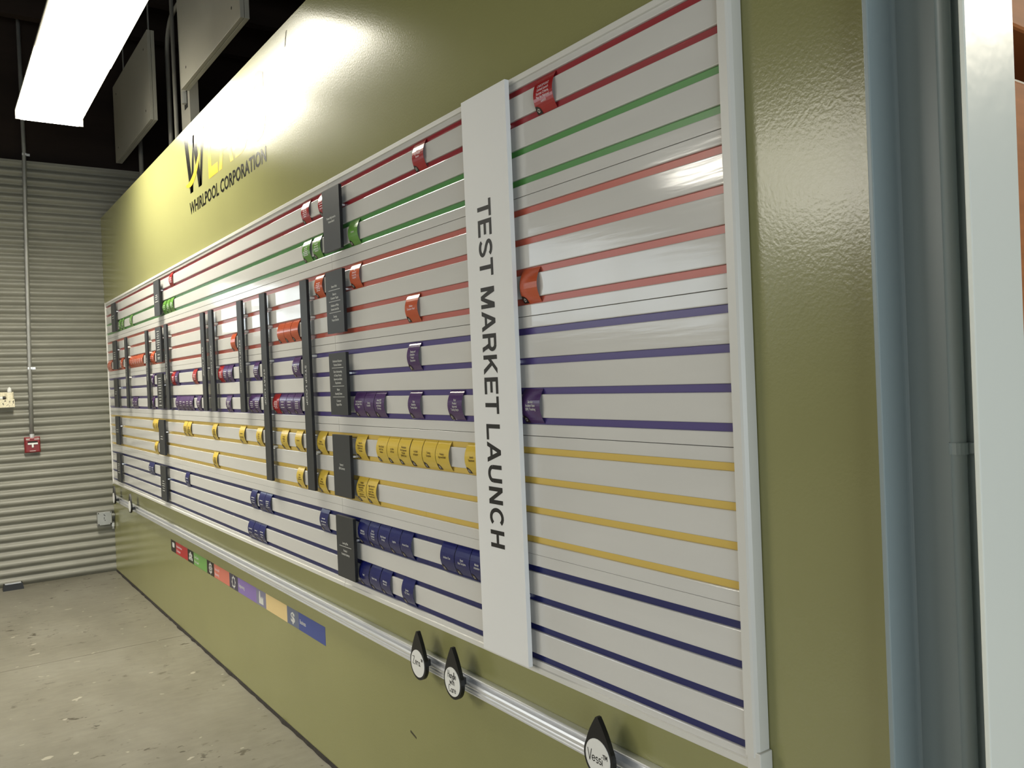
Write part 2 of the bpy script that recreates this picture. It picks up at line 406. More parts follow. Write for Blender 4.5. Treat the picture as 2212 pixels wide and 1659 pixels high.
# ------------------------------------------------------------------ room shell
XL = -6.945            # corrugated wall
WT = 3.083             # top of the green wall
fl = structure('floor')
MB().box(XL-.2, -4.506, -10.6, 4.5, -.12, 0).build('slab', m_conc, fl)
MB().box(-4.502, 0.9, -10.6, 4.5, -.12, 0).build('slab', m_conc, fl)
MB().box(0.904, 6.6, -10.6, 4.5, -.12, 0).build('slab', m_conc, fl)
MB().box(XL-.2, 6.6, -10.6, 4.5, -.2, -.121).build('subfloor', m_floor_gap, fl)

MB().box(XL, .305, 0, .10, .012, WT).build('wall_right', m_olive, kind='structure')
# ragged dark gap filler along the foot of the green wall
g = MB(); r = random.Random(3); xs = [XL+.02+i*.06 for i in range(121)]
top = [(x, -.004-r.random()*.006 - (.005 if r.random() < .05 else 0)) for x in xs if x < .30]
n = len(top)
g.add([(x, y, .001) for x, y in top] + [(x, y+.004, .016) for x, y in top] + [(x, .02, .016) for x, y in top],
      [(i, i+1, n+i+1, n+i) for i in range(n-1)] + [(n+i, n+i+1, 2*n+i+1, 2*n+i) for i in range(n-1)])
g.build('baseboard_right', m_floor_gap, kind='structure')

wl = structure('wall_left', (XL, 0, 0))
PIT = .0722; AMP = .0125
def siding(y0, y1, dx):
    b = MB(); rows = int(3.5/PIT*10); vs = []
    for i in range(rows+1):
        z = 3.5*i/rows
        ph = (z/PIT) % 1.0
        w = .5-.5*math.cos(2*PI*ph)
        x = XL + dx + AMP*2*(w**.6) - AMP
        vs += [(x, y0, z), (x, y1, z)]
    b.add(vs, [(2*i, 2*i+1, 2*i+3, 2*i+2) for i in range(rows)])
    o = b.build('metal_sheet', m_siding, wl, smooth=True); return o
ys = [-10.5, -8.2, -.93, .062, 1.05, 1.7]
siding(-.93, .063, 0); siding(.061, 1.05, .002); siding(1.05, 4.38, 0)
siding(-4.15, -1.95, 0); siding(-10.5, -8.15, 0)
MB().box(XL-.12, XL-.02, -10.5, 4.38, 0, 3.5).build('sheathing', m_brown, wl)
for (y0, y1, z0, z1) in ((-1.95, -.93, 0, 2.03), (-1.95, -.93, 2.64, 3.5), (-8.15, -4.15, 0, 2.1), (-8.15, -4.15, 3.3, 3.5)):
    MB().box(XL-.02, XL+.006, y0, y1, z0, z1).build('filler_panel', m_siding, wl)
MB().box(XL-.02, XL+.02, -10.5, 4.38, 3.5, 3.52).build('cap_flashing', m_siding, wl)
MB().box(XL-.14, XL-.06, -10.5, 4.38, 3.52, 5.0).build('trim_1', m_brown, kind='structure')

def window(num, y0, y1, z0, z1, nv, nh):
    w = structure('window_%d' % num, (XL, (y0+y1)/2, z0))
    fr = MB(); t = .045
    fr.box(XL-.02, XL+.03, y0, y0+t, z0, z1).box(XL-.02, XL+.03, y1-t, y1, z0, z1)
    fr.box(XL-.02, XL+.03, y0, y1, z0, z0+t).box(XL-.02, XL+.03, y0, y1, z1-t, z1)
    for i in range(1, nv):
        y = y0+(y1-y0)*i/nv; fr.box(XL-.02, XL+.025, y-.03, y+.03, z0, z1)
    for i in range(1, nh):
        z = z0+(z1-z0)*i/nh; fr.box(XL-.02, XL+.022, y0, y1, z-.02, z+.02)
    fr.build('window_frame', m_white, w)
    for i in range(nv):
        for j in range(nh):
            ya = y0+(y1-y0)*i/nv; yb = y0+(y1-y0)*(i+1)/nv; za = z0+(z1-z0)*j/nh; zb = z0+(z1-z0)*(j+1)/nh
            MB().box(XL-.008, XL-.002, ya+.02, yb-.02, za+.02, zb-.02).build('pane', m_pane[num-1], w)
window(1, -1.95, -.98, 2.05, 2.58, 4, 2)
window(2, -8.1, -4.2, 2.1, 3.28, 4, 1)

MB().box(XL-.2, 6.6, -10.7, -10.6, 0, 5).build('wall_front', m_siding, kind='structure')
MB().box(6.6, 6.7, -10.6, 4.5, 0, 5).build('wall_near', m_siding, kind='structure')
wb = structure('wall_back', (0, 4.3, 0))
MB().box(XL-.2, 6.6, 4.38, 4.5, 0, 5).build('mortar_backing', m_floor_gap, wb)
bk = MB()
for row in range(18):
    z = 3.45+row*.085
    for c in range(54):
        x = -7.0+c*.24+(row % 2)*.12
        bk.box(x, x+.225, 4.36, 4.39, z, z+.072)
bk.build('brickwork', m_brick, wb, kind='stuff')

ce = structure('ceiling', (0, 0, 4.8))
MB().box(XL-.2, 6.6, -10.6, 4.5, 4.9, 5.0).build('roof_deck', m_brown, ce)
jm = None
for i in range(18):
    x = -6.7+i*.75
    if jm is None:
        jo = MB().box(-.045, .045, -10.6, 4.38, 4.62, 4.9).build('joist', m_brown); jm = jo.data
    else:
        jo = bpy.data.objects.new('joist', jm); COL.objects.link(jo)
    jo.parent = ce; jo.location = (x, 0, -4.8)

# ------------------------------------------------------------------ steel column at the right end
bmT = thing('steel_column', (.385, .02, 0), 'painted I-shaped steel column standing at the right end of the green wall', 'column')
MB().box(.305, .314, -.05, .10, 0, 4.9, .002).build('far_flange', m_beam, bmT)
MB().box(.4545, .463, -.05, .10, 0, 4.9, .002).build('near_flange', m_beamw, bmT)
f = MB(); f.box(.313, .456, .024, .031, 0, 4.9)
for x0, sx in ((.314, 1), (.4545, -1)):
    q = [(x0, .026)] + [(x0+sx*(.010-.010*math.sin(a)), .026-.010*(1-math.cos(a))) for a in [PI/2*i/4 for i in range(5)]]
    f.add([(x, y, z) for z in (0, 4.9) for x, y in q], [(i, i+1, len(q)+i+1, len(q)+i) for i in range(len(q)-1)])
f.build('web', m_beam, bmT, smooth=False)
cT = thing('electrical_conduit', (.402, .008, 0), 'thin grey conduit strapped inside the hollow of the steel column', 'pipe')
MB().tube([(.402, .010, 0.0), (.402, .010, 4.8)], .0115, 14).build('pipe', m_beam, cT, smooth=True)
s = MB(); zc = 1.418
s.tube([(.402, .010, zc-.009), (.402, .010, zc+.009)], .0135, 14)
s.box(.412, .440, .017, .0235, zc-.009, zc+.009, .002)
st = s.build('strap', m_beam, cT)
MB().tube([(.432, .0175, zc), (.432, .0145, zc)], .004, 8).build('screw', m_galv, st)

# ------------------------------------------------------------------ timber behind the column
t1 = MB().box(.20, .42, .13, 1.65, 2.099, 2.6, .006).build('timber_beam', m_wood)
tag(t1, 'orange brown timber beam at the top right edge behind the steel column', 'beam')
t2 = MB().box(.16, .42, .13, 1.65, 0.0, 2.012, .006).build('timber_panel', m_wood)
tag(t2, 'orange brown wooden panel on end at the right edge behind the steel column', 'panel')
br = thing('steel_bracket', (.36, .22, 2.014), 'small grey metal bracket between the timber beam and wooden panel', 'bracket')
MB().box(.30, .41, .20, .27, 2.013, 2.019).box(.35, .36, .20, .27, 2.019, 2.097).build('bracket_plate', m_galv, br)
MB().tube([(.385, .235, 2.02), (.385, .235, 2.075)], .007, 8).build('bolt', m_galv, br)

# ------------------------------------------------------------------ slatted project board
P = .0762; Z0 = 2.28; SH = .0167
ZS = lambda k: Z0 - P*k
YF = -.030
BX0 = -6.715; BX1 = .002
SECT = ['red', 'red', 'green', 'green'] + ['orange']*4 + ['purple']*4 + ['yellow']*4 + ['blue']*4
bd = thing('slatwall_board', (-3.3, -.015, .80), 'huge white slatted board with red, green, orange, purple, yellow and blue slots', 'board')
MB().box(BX0+.004, BX1+.02, -.012, -.0013, .794, 2.320).build('backing', m_trim, bd)
SEAMS = [BX0+.006, -4.318, -1.8815, BX1+.004]
def slat(z0, z1, x0, x1, flat_top=False, flat_bot=False):
    c = .0022
    pr = [(-.012, z0), (YF+c, z0), (YF+c*.3, z0+c*.3), (YF, z0+c), (YF, z1-c), (YF+c*.3, z1-c*.3), (YF+c, z1), (-.012, z1)]
    if flat_top: pr[4:7] = [(YF, z1-.0006), (YF+.0006, z1)]
    if flat_bot: pr[1:4] = [(YF+.0006, z0), (YF, z0+.0006)]
    return MB().extrude_x(pr, x0, x1).build('slat', m_slat, bd)
for a, b in zip(SEAMS[:-1], SEAMS[1:]):
    x0 = a+.0009; x1 = b-.0009
    for k in range(21):
        top = ZS(k-1)-SH/2; bot = ZS(k)+SH/2
        if k == 0: slat(bot, ZS(0)+P/2, x0, x1, flat_top=True)
        elif k == 20: slat(ZS(19)-P/2, top, x0, x1, flat_bot=True)
        elif k % 4 == 0:
            mid = (top+bot)/2; gp = .0007 if k != 16 else .0003
            slat(mid+gp, top, x0, x1, flat_bot=True); slat(bot, mid-gp, x0, x1, flat_top=True)
        else: slat(bot, top, x0, x1)
INS = [BX0+.006, -6.12, -3.68, -1.245, BX1+.004]
for k in range(20):
    for a, b in zip(INS[:-1], INS[1:]):
        pr = [(-.0125, ZS(k)-SH/2-.004), (-.0200, ZS(k)-SH/2-.004), (-.0200, ZS(k)+SH/2+.004), (-.0125, ZS(k)+SH/2+.004)]
        pr = [(-.0122, ZS(k)-SH/2+.0002), (-.0235, ZS(k)-SH/2+.0002), (-.0235, ZS(k)+SH/2-.0002), (-.0122, ZS(k)+SH/2-.0002)]
        MB().extrude_x(pr, a+.0004, b-.0004).build('slot_strip', m_ins[SECT[k]], bd)
# trims
for a, b in zip(SEAMS[:-1], SEAMS[1:]):
    zt = Z0+P/2
    MB().extrude_x([(-.002, zt+.0015), (-.0335, zt+.0015), (-.0345, zt+.0005), (-.0345, zt-.013), (-.031, zt-.0145), (-.0302, zt-.0145), (-.0302, zt-.0005), (-.002, zt-.0005)], a+.0012, b-.0012).build('top_trim', m_trim, bd)
    zb = ZS(19)-P/2
    MB().extrude_x([(-.002, zb-.0015), (-.0335, zb-.0015), (-.0345, zb-.0005), (-.0345, zb+.013), (-.031, zb+.0145), (-.0302, zb+.0145), (-.0302, zb+.0005), (-.002, zb+.0005)], a+.0012, b-.0012).build('bottom_trim', m_trim, bd)
def post(x0, x1, nm):
    c = .004
    b = MB(); q = [(x0, -.002), (x0, YF-.008+.002), (x0+.002, YF-.008), (x1-c*2, YF-.008), (x1-c, YF-.008+.003), (x1, -.028), (x1, -.002)]
    b.add([(x, y, z) for z in (.818, 2.3215) for x, y in q], [(i, (i+1) % 7, 7+(i+1) % 7, 7+i) for i in range(7)] + [tuple(range(7)), tuple(range(7, 14))])
    return b.build(nm, m_trim, bd)
post(.001, .030, 'end_trim')
MB().box(.004, .036, -.036, -.001, .786, .8285, .002).build('corner_cap', m_trim, bd)
MB().box(BX0, BX0+.006, -.036, -.001, .786, 2.3215).build('end_trim', m_trim, bd)

# ------------------------------------------------------------------ fonts needed
LB = .016
PLAC = {
 'A': [(.47, 'Present High Level to'), (.53, 'Venture Board')],
 'B': [(.25, 'Status of Risk'), (.31, '-'), (.375, 'Status to'), (.435, 'Consumer Targets'), (.49, '-'), (.555, 'Definition of What'), (.615, 'Success Looks Like'), (.67, '-'), (.735, 'Develop'), (.79, 'Project Schedule')],
 'C': [(.13, 'Understand Subsystem'), (.19, 'Technical Solutions'), (.24, '-'), (.30, 'Clear Understanding'), (.36, 'of Codes, Product'), (.42, 'Approval, and Safety'), (.48, 'Requirements'), (.536, '-'), (.59, 'Master'), (.655, 'Assembly Drawn'), (.71, '-'), (.77, 'Consumer'), (.83, 'Support Plan')],
 'D': [(.48, 'Factory /'), (.54, 'GSR Summary')],
 'E': [(.43, 'Learning Plan'), (.485, '-'), (.55, 'Product /'), (.61, 'Portfolio Roadmap')],
}
LEG = [('Stakeholder Reviews', '& Checkpoints'), ('Core Team &', 'Project Leads'), ('Resources &', 'Engineering'), ('Engineering',), (), ('Business',)]
reqs = [('START LOOP', .008), ('STOP LOOP', .008), ('$', .03), ('WHIRLPOOL CORPORATION', .022), ('L', .02), ('A', .02), ('B', .02), ('S', .02), ('FIRE', .02), ('ALARM', .02), ('T', .0)]
for v in PLAC.values(): reqs += [(t, LB) for _, t in v if t != '-']
for v in LEG: reqs += [(t, LB) for t in v]
for c in CARDS:
    if c[4] and c[4][0] != '#': reqs += [(t, LB) for t in c[4].split('|') if t and t[0] != '—']
bake_fonts(reqs)

def flat_text(mb, body, bold, cx, y, z, height, width=None, maxw=None):
    vs, fs = text2d(body, bold, height, width, maxw)
    mb.add([(cx+a, y, z+b) for a, b in vs], fs)
def down_text(mb, body, bold, xbase, y, ztop, height, length):
    """reads downwards: letters' tops point to +x"""
    vs, fs = text2d(body, bold, height, length)
    mb.add([(xbase+b, y, ztop-length/2-a) for a, b in vs], fs)

# ------------------------------------------------------------------ tall white sign
sg = thing('sign_board', (-.78, -.050, 1.56), 'tall white sign board reading TEST MARKET LAUNCH hung across the slats', 'sign')
MB().box(-.8855, -.6735, -.0580, -.0445, .8107, 2.3133, .0008).build('panel', m_sign, sg)
ST = .20
def ribbon(pts, w):
    out = []; n = len(pts)
    L = []
    for i in range(n):
        p = Vector(pts[max(i-1, 0)]); q = Vector(pts[min(i+1, n-1)]); d = (q-p).normalized(); L.append(Vector((-d.y, d.x))*w/2)
    return [[tuple(Vector(pts[i])+L[i]), tuple(Vector(pts[i])-L[i]), tuple(Vector(pts[i+1])-L[i+1]), tuple(Vector(pts[i+1])+L[i+1])] for i in range(n-1)]
def R4(x0, x1, y0, y1): return [(x0, y0), (x1, y0), (x1, y1), (x0, y1)]
def arcp(cx, cy, rx, ry, a0, a1, n=14): return [(cx+rx*math.cos(math.radians(a0+(a1-a0)*i/n)), cy+ry*math.sin(math.radians(a0+(a1-a0)*i/n))) for i in range(n+1)]
h = ST/2; hv = .175
GL = {
 'T': (.80, [R4(0, .80, 1-hv, 1), R4(.30, .50, 0, 1-hv)]),
 'E': (.78, [R4(0, ST, 0, 1), R4(ST, .76, 1-hv, 1), R4(ST, .70, .42, .42+hv), R4(ST, .78, 0, hv)]),
 'L': (.72, [R4(0, ST, 0, 1), R4(ST, .72, 0, hv)]),
 'H': (.80, [R4(0, ST, 0, 1), R4(.60, .80, 0, 1), R4(ST, .60, .42, .42+hv)]),
 'N': (.80, [R4(0, ST, 0, 1), R4(.60, .80, 0, 1), [(0, 1), (.21, 1), (.80, 0), (.59, 0)]]),
 'M': (.98, [R4(0, .19, 0, 1), R4(.79, .98, 0, 1), [(.0, 1), (.25, 1), (.58, 0), (.40, 0)], [(.73, 1), (.98, 1), (.58, 0), (.40, 0)]]),
 'A': (.96, [[(0, 0), (.21, 0), (.58, 1), (.37, 1)], [(.75, 0), (.96, 0), (.59, 1), (.38, 1)], R4(.22, .74, .22, .22+hv-.01)]),
 'K': (.90, [R4(0, ST, 0, 1), [(.15, .28), (.15, .53), (.62, 1), (.86, 1)], [(.30, .55), (.44, .68), (.90, 0), (.66, 0)]]),
 'R': (.86, [R4(0, ST, 0, 1), R4(ST, .52, 1-hv, 1), R4(ST, .52, .40, .40+hv)] + ribbon(arcp(.52, .70, .20, .213, 90, -90), .185) + [[(.46, .42), (.66, .46), (.74, .22), (.55, .22)], [(.55, .22), (.74, .22), (.84, 0), (.62, 0)]]),
 'U': (.82, [R4(0, ST, .34, 1), R4(.62, .82, .34, 1)] + ribbon(arcp(.41, .34, .31, .25, 180, 360), .19)),
 'C': (.88, ribbon(arcp(.45, .5, .355, .415, 42, 318, 20), .19)),
 'S': (.80, ribbon(arcp(.40, .735, .30, .175, 15, 230, 12) + [(.30, .545), (.50, .47)] + arcp(.40, .27, .31, .18, 55, -165, 12), .185)),
}
ADV = {'T': .85, 'E': .926, 'S': .926, 'M': 1.157, 'A': 1.003, 'R': 1.003, 'K': 1.0, 'L': .85, 'U': 1.003, 'N': 1.003, 'C': 1.003, 'H': 1.003, ' ': .386}
word = 'TEST MARKET LAUNCH'; tot = sum(ADV[c] for c in word); us = .9366/tot; cap = .0654
pos = 2.0318
for ch in word:
    if ch != ' ':
        w, polys = GL[ch]; off = (ADV[ch]-w)/2*us; b = MB()
        for pq in polys:
            b.add([(-.8245+v*cap, -.0582-(.00006*polys.index(pq) if ch not in 'SCU' else 0), pos-off-u*us) for u, v in pq], [(0, 1, 2, 3)])
        b.build('letter_%s' % ch.lower(), m_ink, sg)
    pos -= ADV[ch]*us

for xh in (-.85, -.71):
    for k in (1, 9, 17):
        MB().box(xh-.01, xh+.01, -.0444, -.0242, ZS(k)-.004, ZS(k)+.004).build('hook', m_alu, sg)

# ------------------------------------------------------------------ dark placards
YP = -.056                                  # front of the boards that hang clear of the slats on hooks
def near_x(x): return 1.066+(x-1.066)*.98876
def near_z(z): return 1.558+(z-1.558)*.98876
def placard(col, x0, k0, lines, label, grp, seed):
    x0 = near_x(x0); x1 = x0+.1540; z1 = near_z(ZS(k0)+.001); z0 = near_z(ZS(k0+3)-.001)
    t = thing('dark_placard', ((x0+x1)/2, -.050, (z0+z1)/2), label, 'placard', grp)
    MB().box(x0, x1, YP, YP+.0008, z0, z1).build('face', m_dark, t)
    MB().box(x0+.0002, x1-.0002, YP+.0009, YP+.0118, z0+.0002, z1-.0002).build('core', m_edge, t)
    for xh in (x0+.03, x1-.03):
        MB().box(xh-.008, xh+.008, YP+.0119, -.0242, ZS(k0+1)-.0035, ZS(k0+1)+.0035).build('hook', m_alu, t)
    b = MB(); cx = (x0+x1)/2
    if isinstance(lines[0], tuple):
        for fr, s in lines:
            z = z1-(z1-z0)*fr
            if s == '-': b.box(cx-.052, cx+.052, YP-.0003, YP-.0001, z-.0008, z+.0008)
            else: flat_text(b, s, LB, cx, YP-.0003, z-.004, .0084, maxw=.125)
    else:
        for i, fr in enumerate(lines):
            z = z1-(z1-z0)*fr
            vs, fs = bars2d(random.Random(seed+i).uniform(.045, .085), .0042, seed+i)
            b.add([(cx+a, YP-.0003, z+c-.003) for a, c in vs], fs)
    b.build('lettering', m_white_print, t)
NM = ['topmost', 'second', 'third', 'fourth', 'lowest']
for i, key in enumerate('ABCDE'):
    placard(0, -1.921, 4*i, PLAC[key], '%s charcoal placard in the column just left of mid board, white print' % NM[i], 'placards of the near column', 0)
far2 = [[.42, .47, .53, .60], [.12, .19, .25, .31, .38, .44, .50, .57, .64, .78, .86, .90], [.13, .2, .26, .33, .4, .47, .55, .63, .72, .8, .9], [.47, .54], [.43, .5, .56, .63, .7]]
for i in range(5):
    placard(1, -4.818-.010*i, 4*i, far2[i], '%s charcoal placard in the middle column, beside the third start bar' % NM[i], 'placards of the middle column', 100+20*i)
far3 = [[.44, .52], [.4, .47, .54, .62], [.46, .53], [.47, .55], [.36, .42, .48, .54, .6, .67]]
for i in range(5):
    placard(2, -6.391-.012*i, 4*i, far3[i], '%s charcoal placard in the farthest column by the corrugated wall' % NM[i], 'placards of the far column', 300+20*i)

# ------------------------------------------------------------------ loop bars
ORD = ['nearest', 'second nearest', 'third nearest', 'farthest']
def loop_bar(x1, k1, word, label, tz, tl):
    x1 = near_x(x1); x0 = x1-.0715; z1 = near_z(ZS(4)+.002); z0 = near_z(ZS(k1)-.004)
    t = thing('loop_bar', ((x0+x1)/2, -.050, (z0+z1)/2), label, 'bar', 'loop bars')
    MB().box(x0, x1, YP, YP+.0008, z0, z1).build('face', m_dark, t)
    MB().box(x0+.0002, x1-.0002, YP+.0009, YP+.0118, z0+.0002, z1-.0002).build('core', m_edge, t)
    for kk in ((5, 6, 8) if k1 == 11 else (5, 6, 8, 13)):
        MB().box(x1-.022, x1+.003, YP+.0119, -.0242, ZS(kk)-.0045, ZS(kk)+.0045).build('hook', m_trim, t)
    b = MB(); down_text(b, word, .008, x0+.022, YP-.0003, tz, .017, tl)
    b.build('lettering', m_white_print, t)
for i, (x1, k1, w, tz, tl) in enumerate(((-2.1196, 15, 'STOP LOOP', 1.635, .158), (-2.6255, 15, 'START LOOP', 1.635, .158), (-2.968, 11, 'STOP LOOP', 1.786, .158), (-3.476, 11, 'START LOOP', 1.786, .158), (-3.641, 11, 'STOP LOOP', 1.786, .158), (-4.511, 11, 'START LOOP', 1.786, .158), (-5.085, 11, 'STOP LOOP', 1.786, .158), (-5.828, 11, 'START LOOP', 1.786, .158))):
    loop_bar(x1, k1, w, '%s charcoal bar reading %s upright across the orange and purple rows' % (ORD[i//2], w), tz, tl)

# ------------------------------------------------------------------ curved cards tucked between slots
CT = .0085; CH = P+2*.0058
def card_pt(t, off=0.0):
    """t from 0 (top) to 1 (bottom): (y, z below top) on the card's outer face"""
    y = -.0246 - .0155*(math.sin(PI*t)**.85) - off
    return y, CH*t
def make_card(k, x0, x1, colr, txt, label):
    w = min(x1-x0, .0805)
    x0 = x1-w; zt = ZS(k)+.0058; cx = (x0+x1)/2
    t = thing('curved_card', (cx, -.03, ZS(k)-P/2), label, 'card', '%s cards on the board' % colr)
    n = 12; vs = []
    for i in range(n+1):
        y, dz = card_pt(i/n)
        yb = min(y+.0007, -.0242)
        vs += [(x0, y, zt-dz), (x1, y, zt-dz), (x1, yb, zt-dz), (x0, yb, zt-dz)]
    fs = []
    for i in range(n):
        a = 4*i
        for j in range(4): fs.append((a+j, a+(j+1) % 4, a+4+(j+1) % 4, a+4+j))
    fs += [(0, 1, 2, 3), (4*n+3, 4*n+2, 4*n+1, 4*n)]
    MB().add(vs, fs).build('card_body', m_card[colr], t)
    def wrap(vs2):
        out = []
        for a, b in vs2:
            tt = min(max(b, 0), 1); y, dz = card_pt(tt, .0006); out.append((cx+a, y, zt-dz))
        return out
    pm = m_brown_print if colr == 'yellow' else (m_pale_print if colr in ('red', 'orange') else m_white_print)
    if txt:
        b = MB()
        if txt[0] == '#':
            q = int(txt[1:])
            for i in range(q):
                v2, f2 = bars2d(random.Random(int(x0*1e4)+i).uniform(.030, .050), .0034, int(abs(x0)*1e4)+i)
                tb = .36+.40*(i+.5)/q
                b.add(wrap([(a, tb-c/CH) for a, c in v2]), f2)
        else:
            ls = txt.split('|'); q = len(ls); st = .105 if q < 6 else .092
            for i, s in enumerate(ls):
                if not s: continue
                tb = .48+(i-(q-1)/2)*st
                if s[0] == '—':
                    b.add(wrap([(-.026, tb), (.026, tb), (.026, tb-.014), (-.026, tb-.014)]), [(0, 1, 2, 3)]); continue
                v2, f2 = text2d(s, LB, .0068, maxw=.066)
                b.add(wrap([(a, tb+.035-c/CH) for a, c in v2]), f2)
        b.build('lettering', pm, t)
    if x0 > -4.2:
        b = MB(); m = 7; v2 = []; f2 = []       # rounded black tab in the lower left corner
        for i in range(m):
            tt = .78+.21*i/(m-1); ww = .020*math.sqrt(max(0, 1-((.21-(tt-.78))/.21)**3)) if i else .006
            v2 += [(-w/2+.0006, tt), (-w/2+.0006+ww*.5, tt), (-w/2+.0006+ww, tt)]
        f2 = [(3*i+j, 3*i+j+1, 3*i+4+j, 3*i+3+j) for i in range(m-1) for j in range(2)]
        bg = b.add(wrap(v2), f2).build('badge', m_badge, t)
        b = MB(); v2 = []; N = 10
        for q in range(N):
            a = 2*PI*q/N; rr = .0052 if q % 2 else .0040
            v2 += [(-w/2+.0095+rr*math.cos(a), .90+rr*math.sin(a)/CH), (-w/2+.0095+.0024*math.cos(a), .90+.0024*math.sin(a)/CH)]
        vv = [(x, y-.0003, z) for x, y, z in wrap(v2)]
        b.add(vv, [(2*q, 2*((q+1) % N), 2*((q+1) % N)+1, 2*q+1) for q in range(N)]).build('icon', m_icon, bg)
for c in CARDS: make_card(*c)

# ------------------------------------------------------------------ aluminium rail and hanging markers
rl = thing('display_rail', (-3.2, -.012, .65), 'long silver aluminium rail fixed to the green wall below the slatted board', 'rail')
ZR = .686
MB().extrude_x([(-.001, ZR), (-.021, ZR), (-.0225, ZR-.0015), (-.0225, ZR-.005), (-.020, ZR-.007), (-.008, ZR-.008), (-.007, ZR-.018), (-.014, ZR-.020), (-.019, ZR-.022), (-.022, ZR-.027), (-.022, ZR-.032), (-.019, ZR-.037), (-.0165, ZR-.039), (-.0185, ZR-.042), (-.0185, ZR-.048), (-.016, ZR-.050), (-.0175, ZR-.052), (-.0175, ZR-.056), (-.001, ZR-.057)], -6.80, .20).build('rail_profile', m_alu, rl)

def strokes(mb, segs, cx, y, cz, sx, sz, r):
    for s in segs:
        for (a, b), (c, d) in zip(s[:-1], s[1:]):
            p = Vector((cx+a*sx, 0, cz+b*sz)); q = Vector((cx+c*sx, 0, cz+d*sz)); dv = (q-p)
            if dv.length < 1e-6: continue
            dv.normalize(); nn = Vector((-dv.z, 0, dv.x))*r; e = dv*r*.6
            mb.add([(v.x, y, v.z) for v in (p-e+nn, p-e-nn, q+e-nn, q+e+nn)], [(0, 1, 2, 3)])
def arc(cx, cz, rx, rz, a0, a1, n=8):
    return [(cx+rx*math.cos(math.radians(a0+(a1-a0)*i/n)), cz+rz*math.sin(math.radians(a0+(a1-a0)*i/n))) for i in range(n+1)]
# hand-lettered strokes on a unit grid: x-height 1, capitals 1.8
HL = {
 'Z': ([[(0, 1.75), (1.0, 1.8), (.05, .05), (1.15, .0)]], 1.35),
 'e': ([[(.08, .5), (.72, .62)] + arc(.4, .55, .36, .45, 10, 330, 10)], .95),
 'r': ([[(.1, 0), (.12, .95)], [(.12, .6)] + arc(.42, .6, .28, .36, 150, 45, 4)], .75),
 'a': ([arc(.38, .45, .34, .44, 30, 380, 10), [(.72, .9), (.74, .1), (.95, 0)]], 1.0),
 'H': ([[(.1, 0), (.08, 1.8)], [(.85, 1.8), (.9, 0)], [(.08, .85), (.88, .95)]], 1.15),
 'n': ([[(.1, 0), (.1, .95)], [(.1, .6)] + arc(.42, .55, .3, .4, 160, 20, 5) + [(.75, 0)]], .95),
 'd': ([arc(.36, .42, .32, .42, 30, 380, 10), [(.72, 1.75), (.72, 0)]], .9),
 'l': ([[(.15, 1.75), (.12, 0)]], .4),
 'w': ([[(.0, .95), (.25, .05), (.5, .8), (.75, .05), (1.0, .95)]], 1.2),
 'i': ([[(.1, .85), (.1, 0)], [(.1, 1.25), (.12, 1.4)]], .4),
 't': ([[(.25, 1.5), (.25, 0)], [(0, 1.0), (.55, 1.05)]], .6),
 'h': ([[(.1, 1.7), (.1, 0)], [(.1, .55)] + arc(.4, .55, .3, .38, 160, 20, 5) + [(.72, 0)]], .9),
 'C': ([arc(.55, .9, .55, .9, 50, 310, 10)], 1.15),
 'V': ([[(0, 1.85), (.42, 0), (.95, 1.9)]], 1.0),
 's': ([arc(.33, .72, .26, .24, 40, 270, 6) + arc(.33, .26, .28, .25, 90, -150, 6)], .75),
 'T': ([[(0, .9), (.8, .95)], [(.4, .92), (.42, 0)]], .9),
 'M': ([[(0, 0), (.1, .95), (.45, .3), (.8, .95), (.9, 0)]], 1.1),
}
def hand(mb, word, cx, y, cz, s, r, sq=.8):
    """s: x-height"""
    tot = sum(HL[c][1] for c in word)*s*sq; x = cx-tot/2
    for c in word:
        segs, adv = HL[c]; strokes(mb, segs, x, y, cz, s*sq, s, r); x += adv*s*sq
    return x
